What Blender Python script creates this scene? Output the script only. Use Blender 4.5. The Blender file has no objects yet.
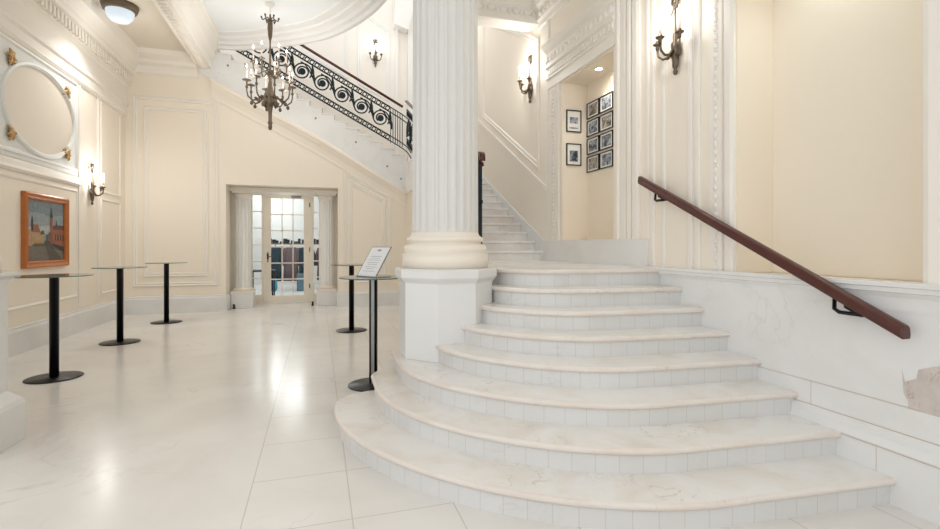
import bpy, bmesh, math, random
from mathutils import Vector, Matrix
random.seed(7)
S = bpy.context.scene
COL = S.collection
PI = math.pi
def lin(h):
    h = h.lstrip('#'); v = [int(h[i:i+2], 16)/255 for i in (0, 2, 4)]
    return tuple((c/12.92 if c <= .04045 else ((c+.055)/1.055)**2.4) for c in v)

# ------------------------------------------------------------------ materials
class NT:
    def __init__(s, name):
        s.m = bpy.data.materials.new(name); s.m.use_nodes = True
        s.t = s.m.node_tree; s.n = s.t.nodes; s.l = s.t.links
        s.p = s.n['Principled BSDF']
    def node(s, k, **kw):
        o = s.n.new(k)
        for a, b in kw.items(): setattr(o, a, b)
        return o
    def link(s, a, b): s.l.new(a, b)
    def math(s, op, a, b=None):
        o = s.n.new('ShaderNodeMath'); o.operation = op
        for i, x in enumerate((a, b)):
            if x is None: continue
            if isinstance(x, (int, float)): o.inputs[i].default_value = x
            else: s.l.new(x, o.inputs[i])
        return o.outputs[0]
    def mix(s, f, a, b):
        o = s.n.new('ShaderNodeMix'); o.data_type = 'RGBA'
        for i, x in ((0, f), (6, a), (7, b)):
            if isinstance(x, (int, float)): o.inputs[i].default_value = x
            elif isinstance(x, tuple): o.inputs[i].default_value = (*x[:3], 1)
            else: s.l.new(x, o.inputs[i])
        return o.outputs[2]
    def noise(s, scale, detail=3, rough=.5, dist=0., vec=None):
        o = s.n.new('ShaderNodeTexNoise')
        o.inputs['Scale'].default_value = scale; o.inputs['Detail'].default_value = detail
        o.inputs['Roughness'].default_value = rough; o.inputs['Distortion'].default_value = dist
        if vec is not None: s.l.new(vec, o.inputs['Vector'])
        return o.outputs['Fac']
    def ramp(s, f, stops):
        o = s.n.new('ShaderNodeValToRGB'); e = o.color_ramp.elements
        while len(e) < len(stops): e.new(.5)
        for i, (p, c) in enumerate(stops):
            e[i].position = p; e[i].color = (c, c, c, 1) if isinstance(c, (int, float)) else (*c, 1)
        s.l.new(f, o.inputs[0]); return o.outputs[0]
    def obj(s):
        return s.node('ShaderNodeTexCoord').outputs['Object']
    def set(s, **kw):
        for k, v in kw.items():
            i = s.p.inputs[k.replace('_', ' ')]
            i.default_value = (*v, 1) if isinstance(v, tuple) else v
        return s

def plain(name, col, rough=.5, metal=0., var=.04, scale=6., spec=.5, bump=0.):
    n = NT(name); c = lin(col) if isinstance(col, str) else col
    n.set(Roughness=rough, Metallic=metal, Specular_IOR_Level=spec)
    f = n.noise(scale, 4, .55, 0, n.obj())
    d = tuple(x*(1-var) for x in c); u = tuple(min(1, x*(1+var)) for x in c)
    n.link(n.mix(f, d, u), n.p.inputs['Base Color'])
    if bump:
        b = n.node('ShaderNodeBump'); b.inputs['Strength'].default_value = bump
        b.inputs['Distance'].default_value = .01
        n.link(n.noise(scale*6, 4, .6, 0, n.obj()), b.inputs['Height']); n.link(b.outputs[0], n.p.inputs['Normal'])
    return n.m

def marble(name, base, vein, vein2, rough=.25, scale=1.2, amount=.5, blotch=.35, seams=None, uvseam=None):
    n = NT(name); n.set(Roughness=rough, Specular_IOR_Level=.5)
    v = n.obj()
    big = n.noise(scale*1.1, 5, .6, .6, v)
    col = n.mix(n.math('MULTIPLY', n.ramp(big, [(.42, 0.), (.68, 1.)]), blotch), base, vein2)
    w = n.node('ShaderNodeTexNoise'); w.inputs['Scale'].default_value = scale*1.6; w.inputs['Detail'].default_value = 6
    w.inputs['Distortion'].default_value = 1.6; n.link(v, w.inputs['Vector'])
    d = n.math('ABSOLUTE', n.math('SUBTRACT', w.outputs['Fac'], .5))
    thin = n.ramp(d, [(0., 1.), (.018, 0.)])
    mask = n.ramp(n.noise(scale*.9, 2, .5, 0, v), [(.5, 0.), (.66, 1.)])
    f = n.math('MULTIPLY', n.math('MULTIPLY', thin, mask), amount)
    col = n.mix(f, col, vein)
    if seams:      # list of (axis, origin, spacing, half width, lo, hi of the other test on x)
        sep = n.node('ShaderNodeSeparateXYZ'); n.link(v, sep.inputs[0])
        tot = None
        for ax, o, sp, hw, xlo, xhi in seams:
            q = n.math('SUBTRACT', sep.outputs[ax], o)
            r = n.math('ABSOLUTE', n.math('SUBTRACT', n.math('FRACT', n.math('ADD', n.math('DIVIDE', q, sp), .5)), .5))
            m = n.math('LESS_THAN', n.math('MULTIPLY', r, sp), hw)
            m = n.math('MULTIPLY', m, n.math('GREATER_THAN', sep.outputs[0], xlo))
            m = n.math('MULTIPLY', m, n.math('LESS_THAN', sep.outputs[0], xhi))
            tot = m if tot is None else n.math('MAXIMUM', tot, m)
        col = n.mix(n.math('MULTIPLY', tot, .33), col, lin('#8d8071'))
    if uvseam:
        uv = n.node('ShaderNodeTexCoord').outputs['UV']; sep = n.node('ShaderNodeSeparateXYZ'); n.link(uv, sep.inputs[0])
        cell = n.math('FLOOR', n.math('DIVIDE', sep.outputs[0], uvseam))
        wn = n.node('ShaderNodeTexWhiteNoise', noise_dimensions='2D')
        cmb = n.node('ShaderNodeCombineXYZ'); n.link(cell, cmb.inputs[0]); n.link(sep.outputs[2], cmb.inputs[1]); n.link(cmb.outputs[0], wn.inputs['Vector'])
        col = n.mix(n.math('MULTIPLY', wn.outputs['Value'], .3), col, vein2)
        r = n.math('ABSOLUTE', n.math('SUBTRACT', n.math('FRACT', n.math('DIVIDE', sep.outputs[0], uvseam)), .5))
        m = n.math('GREATER_THAN', r, .5-.0022/uvseam)
        col = n.mix(n.math('MULTIPLY', m, .28), col, lin('#9a9186'))
    n.link(col, n.p.inputs['Base Color'])
    return n.m

def emit(name, col, strength):
    n = NT(name); n.set(Base_Color=(.9, .9, .9), Emission_Color=lin(col), Emission_Strength=strength); return n.m

def glass(name, tint, refl=1., rough=0.):
    n = NT(name); o = n.n['Material Output']; n.n.remove(n.p)
    t = n.node('ShaderNodeBsdfTransparent'); t.inputs[0].default_value = (*tint, 1)
    g = n.node('ShaderNodeBsdfGlossy'); g.inputs['Roughness'].default_value = rough
    lw = n.node('ShaderNodeFresnel'); lw.inputs[0].default_value = 1.45
    mx = n.node('ShaderNodeMixShader'); n.link(n.math('MULTIPLY', lw.outputs[0], refl), mx.inputs[0]); n.link(t.outputs[0], mx.inputs[1]); n.link(g.outputs[0], mx.inputs[2])
    n.link(mx.outputs[0], o.inputs[0]); return n.m

M = {}
M['cream'] = plain('cream_paint', (.87,.795,.685), .5, var=.015, scale=2)
M['ivory'] = plain('ivory_paint', (.85,.805,.735), .5, var=.015, scale=3)
M['white'] = plain('white_paint', (.82,.815,.795), .5, var=.012, scale=3)
M['shaft'] = plain('shaft_paint', (.70,.69,.665), .5, var=.012, scale=3)
M['pale'] = plain('pale_grey_green_paint', (.77,.785,.76), .5, var=.012, scale=3)
M['oval'] = plain('oval_beige_paint', (.76,.695,.60), .5, var=.02, scale=3)
M['niche'] = plain('niche_yellow_paint', (.85,.765,.64), .5, var=.02, scale=2)
M['peach'] = plain('peach_paint', (.86,.79,.69), .5, var=.015, scale=3)
M['ceil'] = plain('ceiling_paint', (.84,.865,.88), .6, var=.01, scale=2)
M['ceilc'] = plain('ceiling_cream_paint', (.76,.695,.60), .6, var=.01, scale=2)
M['marble'] = marble('white_marble', (.79,.79,.78), (.45,.43,.40), (.70,.68,.65), .24, 1.6, .22, .5)
M['plinth'] = marble('white_marble_pedestal', (.74,.74,.73), (.45,.43,.40), (.70,.69,.67), .24, 1.6, .22, .4)
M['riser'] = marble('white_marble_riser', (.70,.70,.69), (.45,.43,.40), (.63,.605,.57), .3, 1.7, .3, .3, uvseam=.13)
M['joint'] = plain('stone_joint', '#c2b1a0', .7)
M['edge'] = marble('worn_tread_edge', (.77,.715,.66), (.5,.4,.33), (.72,.63,.55), .3, 3., .4, .8)
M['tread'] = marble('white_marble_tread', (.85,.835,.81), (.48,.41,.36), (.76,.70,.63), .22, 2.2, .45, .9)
M['floor'] = marble('floor_marble', (.81,.79,.755), (.5,.45,.40), (.71,.67,.62), .2, .8, .4, .6,
    seams=[(0, -.37, .54, .0035, -.5, 9), (1, 3.17, .57, .0035, -.37, 9)])
_f = M['floor'].node_tree.nodes['Principled BSDF'].inputs; _f['Specular IOR Level'].default_value = .36
M['iron'] = plain('dark_iron', '#122129', .4, .4, .2, 20)
M['blackmetal'] = plain('black_powder_metal', '#15171a', .32, .5, .1, 20)
M['wood'] = plain('mahogany', '#4f2620', .28, 0, .35, 14)
M['frame'] = plain('orange_wood_frame', '#b56a31', .35, 0, .25, 18)
M['bronze'] = plain('aged_bronze', '#6f6253', .45, .7, .3, 40)
M['gilt'] = plain('old_gilt', '#bd9a68', .4, .6, .3, 60)
M['candle'] = plain('candle_sleeve', '#efe0d2', .5)
M['bulb'] = emit('lit_bulb', '#fff4e2', 7)
M['dome'] = emit('lit_dome', '#e6f2ff', .5)
_d = M['dome'].node_tree.nodes['Principled BSDF'].inputs; _d['Base Color'].default_value = (.3, .34, .36, 1)
M['spot'] = emit('lit_spot', '#fff6e6', 12)
M['glass'] = glass('table_glass', lin('#d8e8e2'))
M['pane'] = glass('window_glass', (.97, .985, .98), .3)
M['green'] = plain('glass_edge', '#4f6b63', .1)
M['doorp'] = plain('door_paint', '#efe6d6', .4, var=.01)
M['paper'] = plain('paper', '#eceef0', .6, var=.01)
M['ink'] = plain('grey_ink', '#9a9ca3', .7)
M['acrylic'] = plain('clear_acrylic_edge', '#8b8a88', .15)
M['mat'] = plain('picture_mount', '#ece9e2', .7, var=.01)
M['patch'] = marble('patched_stone', lin('#cfc6bf'), lin('#a2785f'), lin('#bfb4ad'), .5, 7, .8, .8)
M['coatT'] = plain('teal_cloth', '#0e2e3a', .9, var=.2); M['coatM'] = plain('mauve_cloth', '#6e5a5f', .9, var=.25)
M['coatP'] = plain('rose_cloth', '#54383f', .9, var=.25)
M['cyan'] = plain('cyan_cloth', '#1c9fc4', .6); M['greybox'] = plain('grey_box', '#5f7f90', .6)
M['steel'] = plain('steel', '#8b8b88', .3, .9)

# ------------------------------------------------------------------ geometry helpers
class MB:
    def __init__(s): s.b = bmesh.new(); s.uv = None; s.mi = 0
    def face(s, vs, uvs=None, smooth=False):
        try: f = s.b.faces.new(vs)
        except ValueError: return None
        f.material_index = s.mi; f.smooth = smooth
        if uvs:
            if s.uv is None: s.uv = s.b.loops.layers.uv.new('UVMap')
            for lp, u in zip(f.loops, uvs): lp[s.uv].uv = u
        return f
    def v(s, p): return s.b.verts.new(p)
    def box(s, a, b):
        (x0, y0, z0), (x1, y1, z1) = a, b
        x0, x1 = sorted((x0, x1)); y0, y1 = sorted((y0, y1)); z0, z1 = sorted((z0, z1))
        v = [s.v((x, y, z)) for z in (z0, z1) for x, y in ((x0, y0), (x1, y0), (x1, y1), (x0, y1))]
        for q in ((3, 2, 1, 0), (4, 5, 6, 7), (0, 1, 5, 4), (1, 2, 6, 5), (2, 3, 7, 6), (3, 0, 4, 7)): s.face([v[i] for i in q])
        return s
    def prism(s, pts, d):          # closed polygon of 3-D points, extruded by vector d
        d = Vector(d); a = [s.v(p) for p in pts]; b = [s.v(Vector(p)+d) for p in pts]; n = len(pts)
        s.face(a[::-1]); s.face(b)
        for i in range(n): s.face([a[i], a[(i+1) % n], b[(i+1) % n], b[i]])
        return s
    def rings(s, rr, smooth=True, cap=True, loop=True):
        vv = [[s.v(p) for p in r] for r in rr]
        for a, b in zip(vv, vv[1:]):
            n = len(a)
            for i in range(n if loop else n-1): s.face([a[i], a[(i+1) % n], b[(i+1) % n], b[i]], smooth=smooth)
        if cap and loop:
            s.face(vv[0][::-1]); s.face(vv[-1])
        return s
    def lathe(s, prof, c=(0, 0, 0), n=24, smooth=True, rot=0., mat=None):
        rr = []
        for r, z in prof:
            ring = [Vector((r*math.cos(2*PI*i/n+rot), r*math.sin(2*PI*i/n+rot), z)) for i in range(n)]
            rr.append([(mat @ p if mat else p)+Vector(c) for p in ring])
        return s.rings(rr, smooth)
    def tube(s, pts, r, n=8, up=None, closed=False, flat=None):
        P = [Vector(p) for p in pts]; rr = []; N = len(P)
        prev = None
        for i, p in enumerate(P):
            if closed: t = P[(i+1) % N]-P[i-1]
            else: t = P[min(i+1, N-1)]-P[max(i-1, 0)]
            t.normalize()
            if up is not None: a = Vector(up)
            elif prev is not None: a = prev
            else: a = Vector((0, 0, 1)) if abs(t.z) < .9 else Vector((1, 0, 0))
            u = (a-t*a.dot(t)).normalized(); w = t.cross(u); prev = u
            ri = r[i] if isinstance(r, (list, tuple)) else r
            ru, rw = (ri, ri) if flat is None else flat
            rr.append([p+u*ru*math.cos(2*PI*k/n+PI/n)+w*rw*math.sin(2*PI*k/n+PI/n) for k in range(n)])
        if closed: rr.append(rr[0])
        return s.rings(rr, n > 4, cap=not closed)
    def ball(s, c, r, sz=(1, 1, 1), n=12):
        prof = [(max(1e-4, math.sin(PI*i/n)), -math.cos(PI*i/n)) for i in range(n+1)]
        return s.rings([[Vector(c)+Vector((r*sz[0]*a*math.cos(2*PI*k/n), r*sz[1]*a*math.sin(2*PI*k/n), r*sz[2]*z)) for k in range(n)] for a, z in prof])
    def frame(s, poly, prof, mp):  # mitred moulding round a CCW polygon (u,v); prof = [(inset, height)]
        n = len(poly); rr = []
        def inset(t):
            out = []
            for i in range(n):
                p, q, r = (Vector(poly[j % n]) for j in (i-1, i, i+1))
                d1 = (q-p).normalized(); d2 = (r-q).normalized()
                n1 = Vector((-d1.y, d1.x)); n2 = Vector((-d2.y, d2.x))
                k = 1+n1.dot(n2); out.append(q+(n1+n2)*(t/max(k, .2)))
            return out
        for t, h in prof: rr.append([Vector(mp(p.x, p.y, h)) for p in inset(t)])
        return s.rings(rr, False, cap=False)
    def build(s, name, mat, parent=None, bevel=0., loc=None):
        bmesh.ops.remove_doubles(s.b, verts=s.b.verts, dist=1e-6)
        bmesh.ops.recalc_face_normals(s.b, faces=s.b.faces)
        me = bpy.data.meshes.new(name); s.b.to_mesh(me); s.b.free()
        for m in (mat if isinstance(mat, (list, tuple)) else [mat]): me.materials.append(M[m] if isinstance(m, str) else m)
        o = bpy.data.objects.new(name, me); COL.objects.link(o)
        if parent: o.parent = parent
        if loc: o.location = loc
        if bevel:
            b = o.modifiers.new('Bevel', 'BEVEL'); b.width = bevel; b.segments = 2; b.limit_method = 'ANGLE'; b.angle_limit = .6
        return o
def tag(o, label, cat=None, group=None, kind=None):
    o['label'] = label
    if cat: o['category'] = cat
    if group: o['group'] = group
    if kind: o['kind'] = kind
    return o
def struct(o, label, cat): return tag(o, label, cat, None, 'structure')
def thing(name, label, cat, loc=(0, 0, 0), rz=0., group=None):
    o = bpy.data.objects.new(name, None); COL.objects.link(o); o.empty_display_size = .1
    o.location = loc; o.rotation_euler = (0, 0, rz); return tag(o, label, cat, group)
def dup(o, loc, rz=None, label=None):
    def rec(s, par):
        c = s.copy(); COL.objects.link(c)
        if par: c.parent = par
        for k in list(s.children): rec(k, c)
        return c
    r = rec(o, None); r.location = loc
    if rz is not None: r.rotation_euler = (0, 0, rz)
    if label: r['label'] = label
    return r

# ------------------------------------------------------------------ measures (metres)
XL, XR, YF, YD, YU = -3.73, 3.03, 11.55, 12.75, 12.70
RX0, RX1, RZ = -1.88, .437, 2.715            # doorway recess
mpL = lambda u, v, h: (XL+h, u, v)
mpR = lambda u, v, h: (XR-h, u, v)
mpF = lambda u, v, h: (u, YF-h, v)
def strB(x): return 3.73-(.5 if x < 0 else .585)*x          # underside line of the upper flight's stringer
SL = .525

# ---- floor, ceiling, walls
m = MB(); m.box((-7, -3, -.2), (3.6, YD+.06, 0)); struct(m.build('floor', 'floor'), 'polished pale marble floor with thin slab joints', 'floor')
m = MB(); m.box((-5, YD+.06, -.2), (4, 19, 0)); struct(m.build('floor.001', 'white'), 'bright floor of the room behind the glazed door', 'floor')

m = MB()
for y0, y1, zb, zt in ((-3, 1.74, None, None), (1.74, 2.96, 1.2, 3.75), (2.96, 4.57, None, None), (4.57, 5.718, 1.475, 3.53), (5.718, 13.1, None, None)):
    if zb is None: m.box((XR, y0, 0), (3.9, y1, 9.5))
    else:
        m.box((XR, y0, 0), (3.9, y1, zb)); m.box((XR, y0, zt), (3.9, y1, 9.5)); m.box((3.40, y0, zb), (3.9, y1, zt))
struct(m.build('wall_right', 'cream'), 'cream wall on the right with two tall niches above the marble dado', 'wall')
m = MB(); m.box((XL-.3, 4.0, 0), (XL, 13.1, 6.1)); struct(m.build('wall_left', 'cream'), 'cream panelled wall on the left behind the bar tables', 'wall')
m = MB()
def wallpoly(pts): m.prism([(x, YF, z) for x, z in pts], (0, .3, 0))
wallpoly([(XL-.1, 0), (RX0, 0), (RX0, strB(RX0)+.2), (-2.15, strB(-2.15)+.2), (-2.15, 5.6), (XL-.1, 5.6)])
wallpoly([(RX0, RZ), (RX1, RZ), (RX1, strB(RX1)+.2), (RX0, strB(RX0)+.2)])
wallpoly([(RX1, 0), (2.0, 0), (2.0, strB(2.0)+.2), (RX1, strB(RX1)+.2)])
struct(m.build('wall_far', 'cream'), 'cream far wall under the rising stair with the doorway recess', 'wall')
m = MB(); m.box((RX0-.25, YF+.3, 0), (RX0, YD+.1, RZ+.2)); m.box((RX1, YF+.3, 0), (RX1+.25, YD+.1, RZ+.2)); m.box((RX0, YF+.3, RZ), (RX1, YD+.1, RZ+.2))
struct(m.build('wall_recess', 'ivory'), 'side walls and soffit of the doorway recess', 'wall')
m = MB(); m.box((-4, YU, 2.92), (XR, YU+.3, 9.5)); struct(m.build('wall_upper', 'ivory'), 'ivory wall behind the upper stair flight', 'wall')
m = MB(); m.box((2.0, 6.27, 0), (2.12, YF+.2, 3.4)) if False else m.prism([(2.0, 6.3, 0), (2.0, YF+.3, 0), (2.0, YF+.3, 3.3), (2.0, 10.2, 3.1), (2.0, 6.3, 1.08)], (.12, 0, 0))
struct(m.build('wall_stair', 'cream'), 'cream wall under the middle stair flight behind the big column', 'wall')
# room behind the door
m = MB(); m.box((-5, 18.8, 0), (4, 19, 3.6)); m.box((-5, YD+.2, 0), (-4.8, 18.8, 3.6)); m.box((3.8, YD+.2, 0), (4, 18.8, 3.6)); m.box((-5, YD+.4, 3.4), (4, 18.8, 3.6))
m.box((-5, YD+.06, 0), (RX0-.25, YD+.2, 3.6)); m.box((RX1+.25, YD+.06, 0), (4, YD+.2, 3.6)); m.box((RX0-.25, YD+.1, RZ+.0), (RX1+.25, YD+.2, 3.6))
struct(m.build('wall_back', 'white'), 'white walls and ceiling of the room behind the glazed door', 'wall')

# ceilings
ARC = [(-2.15, 11.66), (-1.59, 11.56), (-1.0, 11.28), (-.24, 10.78), (.23, 10.36), (.50, 9.98), (.76, 9.52), (1.0, 8.95), (1.15, 8.4), (1.27, 7.7), (1.34, 7.0), (1.36, 6.4)]
def catmull(P, k=5):
    out = []; P = [Vector(p) for p in P]
    for i in range(len(P)-1):
        a, b, c, d = P[max(i-1, 0)], P[i], P[i+1], P[min(i+2, len(P)-1)]
        for j in range(k):
            t = j/k; out.append(.5*((2*b)+(c-a)*t+(2*a-5*b+4*c-d)*t*t+(3*b-a-3*c+d)*t**3))
    out.append(P[-1]); return out
arc = catmull(ARC)
m = MB(); m.box((XL-.3, -3, 5.3), (-2.41, YF+.05, 5.6)); struct(m.build('ceiling', 'ceilc'), 'cream ceiling bay along the left wall with the dome lamp', 'ceiling')
m = MB(); m.prism([(-2.15, -3, 5.8)]+[(XR, -3, 5.8), (XR, 6.4, 5.8)]+[(p.x, p.y, 5.8) for p in reversed(arc)], (0, 0, .3))
struct(m.build('ceiling.001', 'ceil'), 'white ceiling with a curved edge round the stairwell', 'ceiling')
def offs(P, t):
    out = []
    for i, p in enumerate(P):
        d = (P[min(i+1, len(P)-1)]-P[max(i-1, 0)]).normalized(); out.append(p+Vector((d.y*-1, d.x))*-t)
    return out
m = MB(); prof = [(0, 6.12), (0, 5.66), (.02, 5.6), (.09, 5.6), (.11, 5.66), (.2, 5.66), (.22, 5.72), (.34, 5.73), (.36, 5.77), (.52, 5.775), (.54, 5.81)]
m.rings([[(p.x, p.y, z) for p in offs(arc, t)] for t, z in prof], False, False, loop=False)
struct(m.build('trim_1', 'white'), 'white stepped moulding along the curved ceiling edge', 'moulding')
m = MB(); m.box((-2.41, -3, 5.13), (-2.15, YF-.0, 6.1))
m.box((-2.45, -3, 5.25), (-2.41, YF, 5.32))
m.prism([(-2.15, -3, 5.3), (-2.09, -3, 5.42), (-2.09, -3, 5.5), (-2.02, -3, 5.66), (-1.96, -3, 5.74), (-1.96, -3, 5.8), (-2.15, -3, 5.8)], (0, YF+3, 0))
y = 4.0
while y < 11.4:
    m.ball((-2.28, y, 5.125), .045, (1.6, .8, .6), 8); y += .11
struct(m.build('beam', 'ivory'), 'ivory ceiling beam with a carved band between the two ceiling bays', 'beam')
# left and far cornices
m = MB()
cl = [(0, 4.02), (.03, 4.04), (.05, 4.08), (.03, 4.11), (.03, 4.22), (.06, 4.25), (.06, 4.3), (.03, 4.33), (.03, 4.60), (.07, 4.64), (.1, 4.66), (.1, 4.84), (.17, 4.87), (.19, 4.93), (.19, 4.97), (.24, 5.05), (.32, 5.12), (.34, 5.2), (.36, 5.3), (0, 5.3)]
m.prism([(XL+a, 4.0, b) for a, b in cl], (0, YF-4, 0))
y = 4.1
while y < 11.4:
    m.box((XL+.09, y, 4.68), (XL+.15, y+.06, 4.83)); y += .11
struct(m.build('trim_2', 'ivory'), 'deep ivory cornice with dentils along the left wall', 'cornice')
m = MB(); cf = [(0, 4.90), (.05, 4.94), (.07, 5.0), (.1, 5.06), (.2, 5.1), (.22, 5.16), (.4, 5.22), (.45, 5.3), (0, 5.3)]
m.prism([(XL+.1, YF-a, b) for a, b in cf], (-2.41-XL-.1, 0, 0)); struct(m.build('trim_3', 'ivory'), 'ivory crown moulding above the far wall at the left', 'cornice')

# ---- wall panel mouldings
PROF = [(0, 0), (.0, .018), (.018, .026), (.03, .012), (.05, .012), (.06, .02), (.075, .014), (.08, 0)]
PROFs = [(0, 0), (0, .012), (.012, .018), (.03, .01), (.04, 0)]
def rect(a, b, c, d): return [(a, b), (c, b), (c, d), (a, d)]
def panel(name, polys, mp, mat, label, prof=PROF):
    m = MB()
    for p in polys: m.frame(p, prof, mp)
    return struct(m.build(name, mat), label, 'moulding')
panel('trim_4', [rect(-3.60, .56, -2.02, 4.47), rect(-3.40, .76, -2.22, 4.27)], mpF, 'ivory', 'tall rectangular panel moulding on the far wall left of the doorway')
a = .545
panel('trim_5', [[(a, .55), (1.64, .55), (1.64, strB(1.64)-.2), (a, strB(a)-.3)], [(a+.13, .68), (1.51, .68), (1.51, strB(1.51)-.37), (a+.13, strB(a+.13)-.43)]], mpF, 'ivory', 'panel moulding with a sloping top under the stair', PROF)
panel('trim_6', [rect(7.0, .58, 9.47, 2.3)], mpL, 'ivory', 'panel moulding around the oil painting on the left wall', PROFs)
panel('trim_7', [rect(10.37, .53, 11.27, 2.25), rect(10.37, 2.36, 11.27, 4.0)], mpL, 'ivory', 'narrow stacked panel mouldings in the far left corner', PROFs)
m = MB(); m.box((XL, 6.2, 2.54), (XL+.012, 9.46, 4.03)); pnl = m.build('trim_8', 'pale'); struct(pnl, 'pale grey green wall panel framing the oval on the left wall', 'wall panel')
m = MB(); m.frame(rect(6.9, 2.6, 9.44, 4.02), [(0, 0), (0, .03), (.03, .035), (.05, .015), (.07, 0)], mpL); m.build('panel_frame', 'white', pnl)
oc, oa, ob = (8.38, 3.28), .90, .57
def ell(k, n=64): return [(oc[0]+(oa+k)*math.cos(2*PI*i/n), oc[1]+(ob+k)*math.sin(2*PI*i/n)) for i in range(n)]
m = MB(); m.rings([[mpL(u, v, h) for u, v in ell(k)] for k, h in ((.07, .012), (.06, .04), (.03, .05), (.005, .035), (0, .014))], False, False); m.build('oval_frame', 'pale', pnl)
m = MB(); m.prism([mpL(u, v, .012) for u, v in ell(.0)], (.004, 0, 0)); m.build('oval_panel', 'oval', pnl)
m = MB(); m.prism([(XL+a, 6.2, b) for a, b in ((0, 2.36), (.03, 2.37), (.05, 2.4), (.03, 2.44), (.03, 2.5), (0, 2.53))], (0, 3.3, 0)); m.box((XL, 9.5, 0.4), (XL+.02, 9.56, 4.03)); m.box((XL, 10.24, 0.4), (XL+.02, 10.3, 4.03))
struct(m.build('trim_9', 'ivory'), 'ivory chair rail and strips between the oval panel and the painting', 'moulding')

# gilt corner ornaments on the pale panel
def gilt(u, v, su, sv, label):
    t = thing('gilt_ornament', label, 'wall ornament', (XL+.012, u, v), 0, 'gilt corner ornaments round the oval')
    m = MB()
    for k in range(9):
        a = PI/2+(k-4)*.42; L = .13 if k % 2 == 0 else .09
        d = Vector((0, math.cos(a)*.8, math.sin(a)*1.1)); b0 = Vector((.012, 0, -.02))
        m.tube([b0, b0+d*L*.4+Vector((.02, 0, 0)), b0+d*L*.8+Vector((.022, 0, 0)), b0+d*L+Vector((.012, 0, 0))], [.014, .022, .018, .005], 6)
    for k in range(3): m.tube([(.015, 0, -.01), (.02, (k-1)*.05, -.06), (.015, (k-1)*.09, -.09)], [.014, .016, .006], 6)
    for v_ in m.b.verts:
        y_, z_ = v_.co.y*su, v_.co.z*sv; v_.co.y, v_.co.z = y_*.82-z_*.35*su*sv, z_*.9+y_*.35*su*sv
    m.build('leaf_spray', 'gilt', t)
    m = MB(); m.ball((.03, 0, 0), .035, (.5, 1, 1), 8); m.ball((.025, su*.05, sv*.03), .022, (.5, 1, 1), 8); m.build('rosette', 'bronze', t)
gilt(7.62, 3.78, 1, 1, 'upper left gilt leaf ornament beside the oval wall panel')
gilt(9.05, 3.76, -1, 1, 'upper right gilt leaf ornament beside the oval wall panel')
gilt(7.62, 2.84, 1, -1, 'lower left gilt leaf ornament beside the oval wall panel')
gilt(9.06, 2.83, -1, -1, 'lower right gilt leaf ornament beside the oval wall panel')

# ---- baseboards
bp = [(0, 0), (.035, 0), (.035, .3), (.02, .33), (.02, .35), (0, .36)]
m = MB(); m.prism([(XL+a, 4.0, b) for a, b in bp], (0, YF-4.0, 0)); struct(m.build('baseboard_left', 'marble'), 'white marble baseboard along the left wall', 'baseboard')
m = MB(); m.prism([(XL, YF-a, b) for a, b in bp], (RX0-XL, 0, 0)); m.prism([(RX1, YF-a, b) for a, b in bp], (2.0-RX1, 0, 0)); struct(m.build('baseboard_far', 'marble'), 'white marble baseboard along the far wall either side of the doorway', 'baseboard')
m = MB(); m.box((RX0, YF, 0), (RX0+.03, YD, .35)); m.box((RX1-.03, YF, 0), (RX1, YD, .35)); struct(m.build('baseboard_recess', 'marble'), 'white marble baseboard inside the doorway recess', 'baseboard')

# ---- right wall: dado, cap, base band, trims
m = MB(); m.box((XR-.012, -3, 0), (XR, 3.98, 1.15)); dado = m.build('wall_dado', 'marble'); struct(dado, 'veined white marble dado beside the curved steps', 'wall')
m = MB(); rp = [(1.72, .77), (1.79, .74), (1.80, .69), (1.86, .66), (1.875, .72), (1.865, .60), (1.84, .56), (1.85, .46), (1.80, .47), (1.6, .42), (1.4, .40), (1.2, .5), (1.25, .78), (1.45, .83), (1.6, .8)]
rp = [(1.70+(u-1.72)*.9-.0, .62+(v-.60)*1.0) for u, v in rp]
m.prism([(XR-.012, u, v) for u, v in rp], (-.002, 0, 0)); tag(m.build('repair_patch', 'patch', dado), 'brown and grey repaired patch in the white marble')
m = MB(); capp = [(0, 1.13), (.02, 1.13), (.03, 1.155), (.05, 1.16), (.05, 1.185), (.065, 1.19), (.065, 1.215), (0, 1.215)]
m.prism([(XR-a, -3, b) for a, b in capp], (0, 7.0, 0)); struct(m.build('trim_10', 'marble'), 'projecting white marble cap rail on top of the dado', 'moulding')
m = MB(); bb = [(0, 0), (.04, 0), (.04, .285), (.045, .3), (.03, .34), (.028, .38), (.015, .395), (.015, .54), (0, .545)]
m.prism([(XR-a, -3, b) for a, b in bb], (0, 6.06, 0)); bbo = m.build('baseboard_right', 'marble')
for z, h in ((.546, .013), (.397, .017), (.29, .044)):
    m = MB(); m.box((XR-h-.001, -3, z-.0015), (XR-.005, 3.06, z+.0015)); m.build('joint_line', 'joint', bbo)
m = MB()
for y, z0, z1, h in ((2.35, .397, .545, .0155), (1.95, .0, .285, .0405), (1.2, .0, .285, .0405), (1.0, .397, .545, .0155)): m.box((XR-h, y-.0015, z0), (XR-.005, y+.0015, z1))
m.build('block_joint', 'joint', bbo)
m = MB(); m.box((XR-.016, -3, 1.055), (XR-.005, 3.55, 1.13)); m.build('fascia', 'marble', dado)
struct(bbo, 'stepped marble skirting at the foot of the dado', 'baseboard')
m = MB(); m.box((XR-.03, 3.97, 1.19), (XR, 5.88, 1.475)); m.box((XR-.02, 5.88, 1.19), (XR, 6.23, 1.475)); struct(m.build('baseboard_landing', 'marble'), 'pale marble blocks along the landing below the picture niche', 'baseboard')

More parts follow.
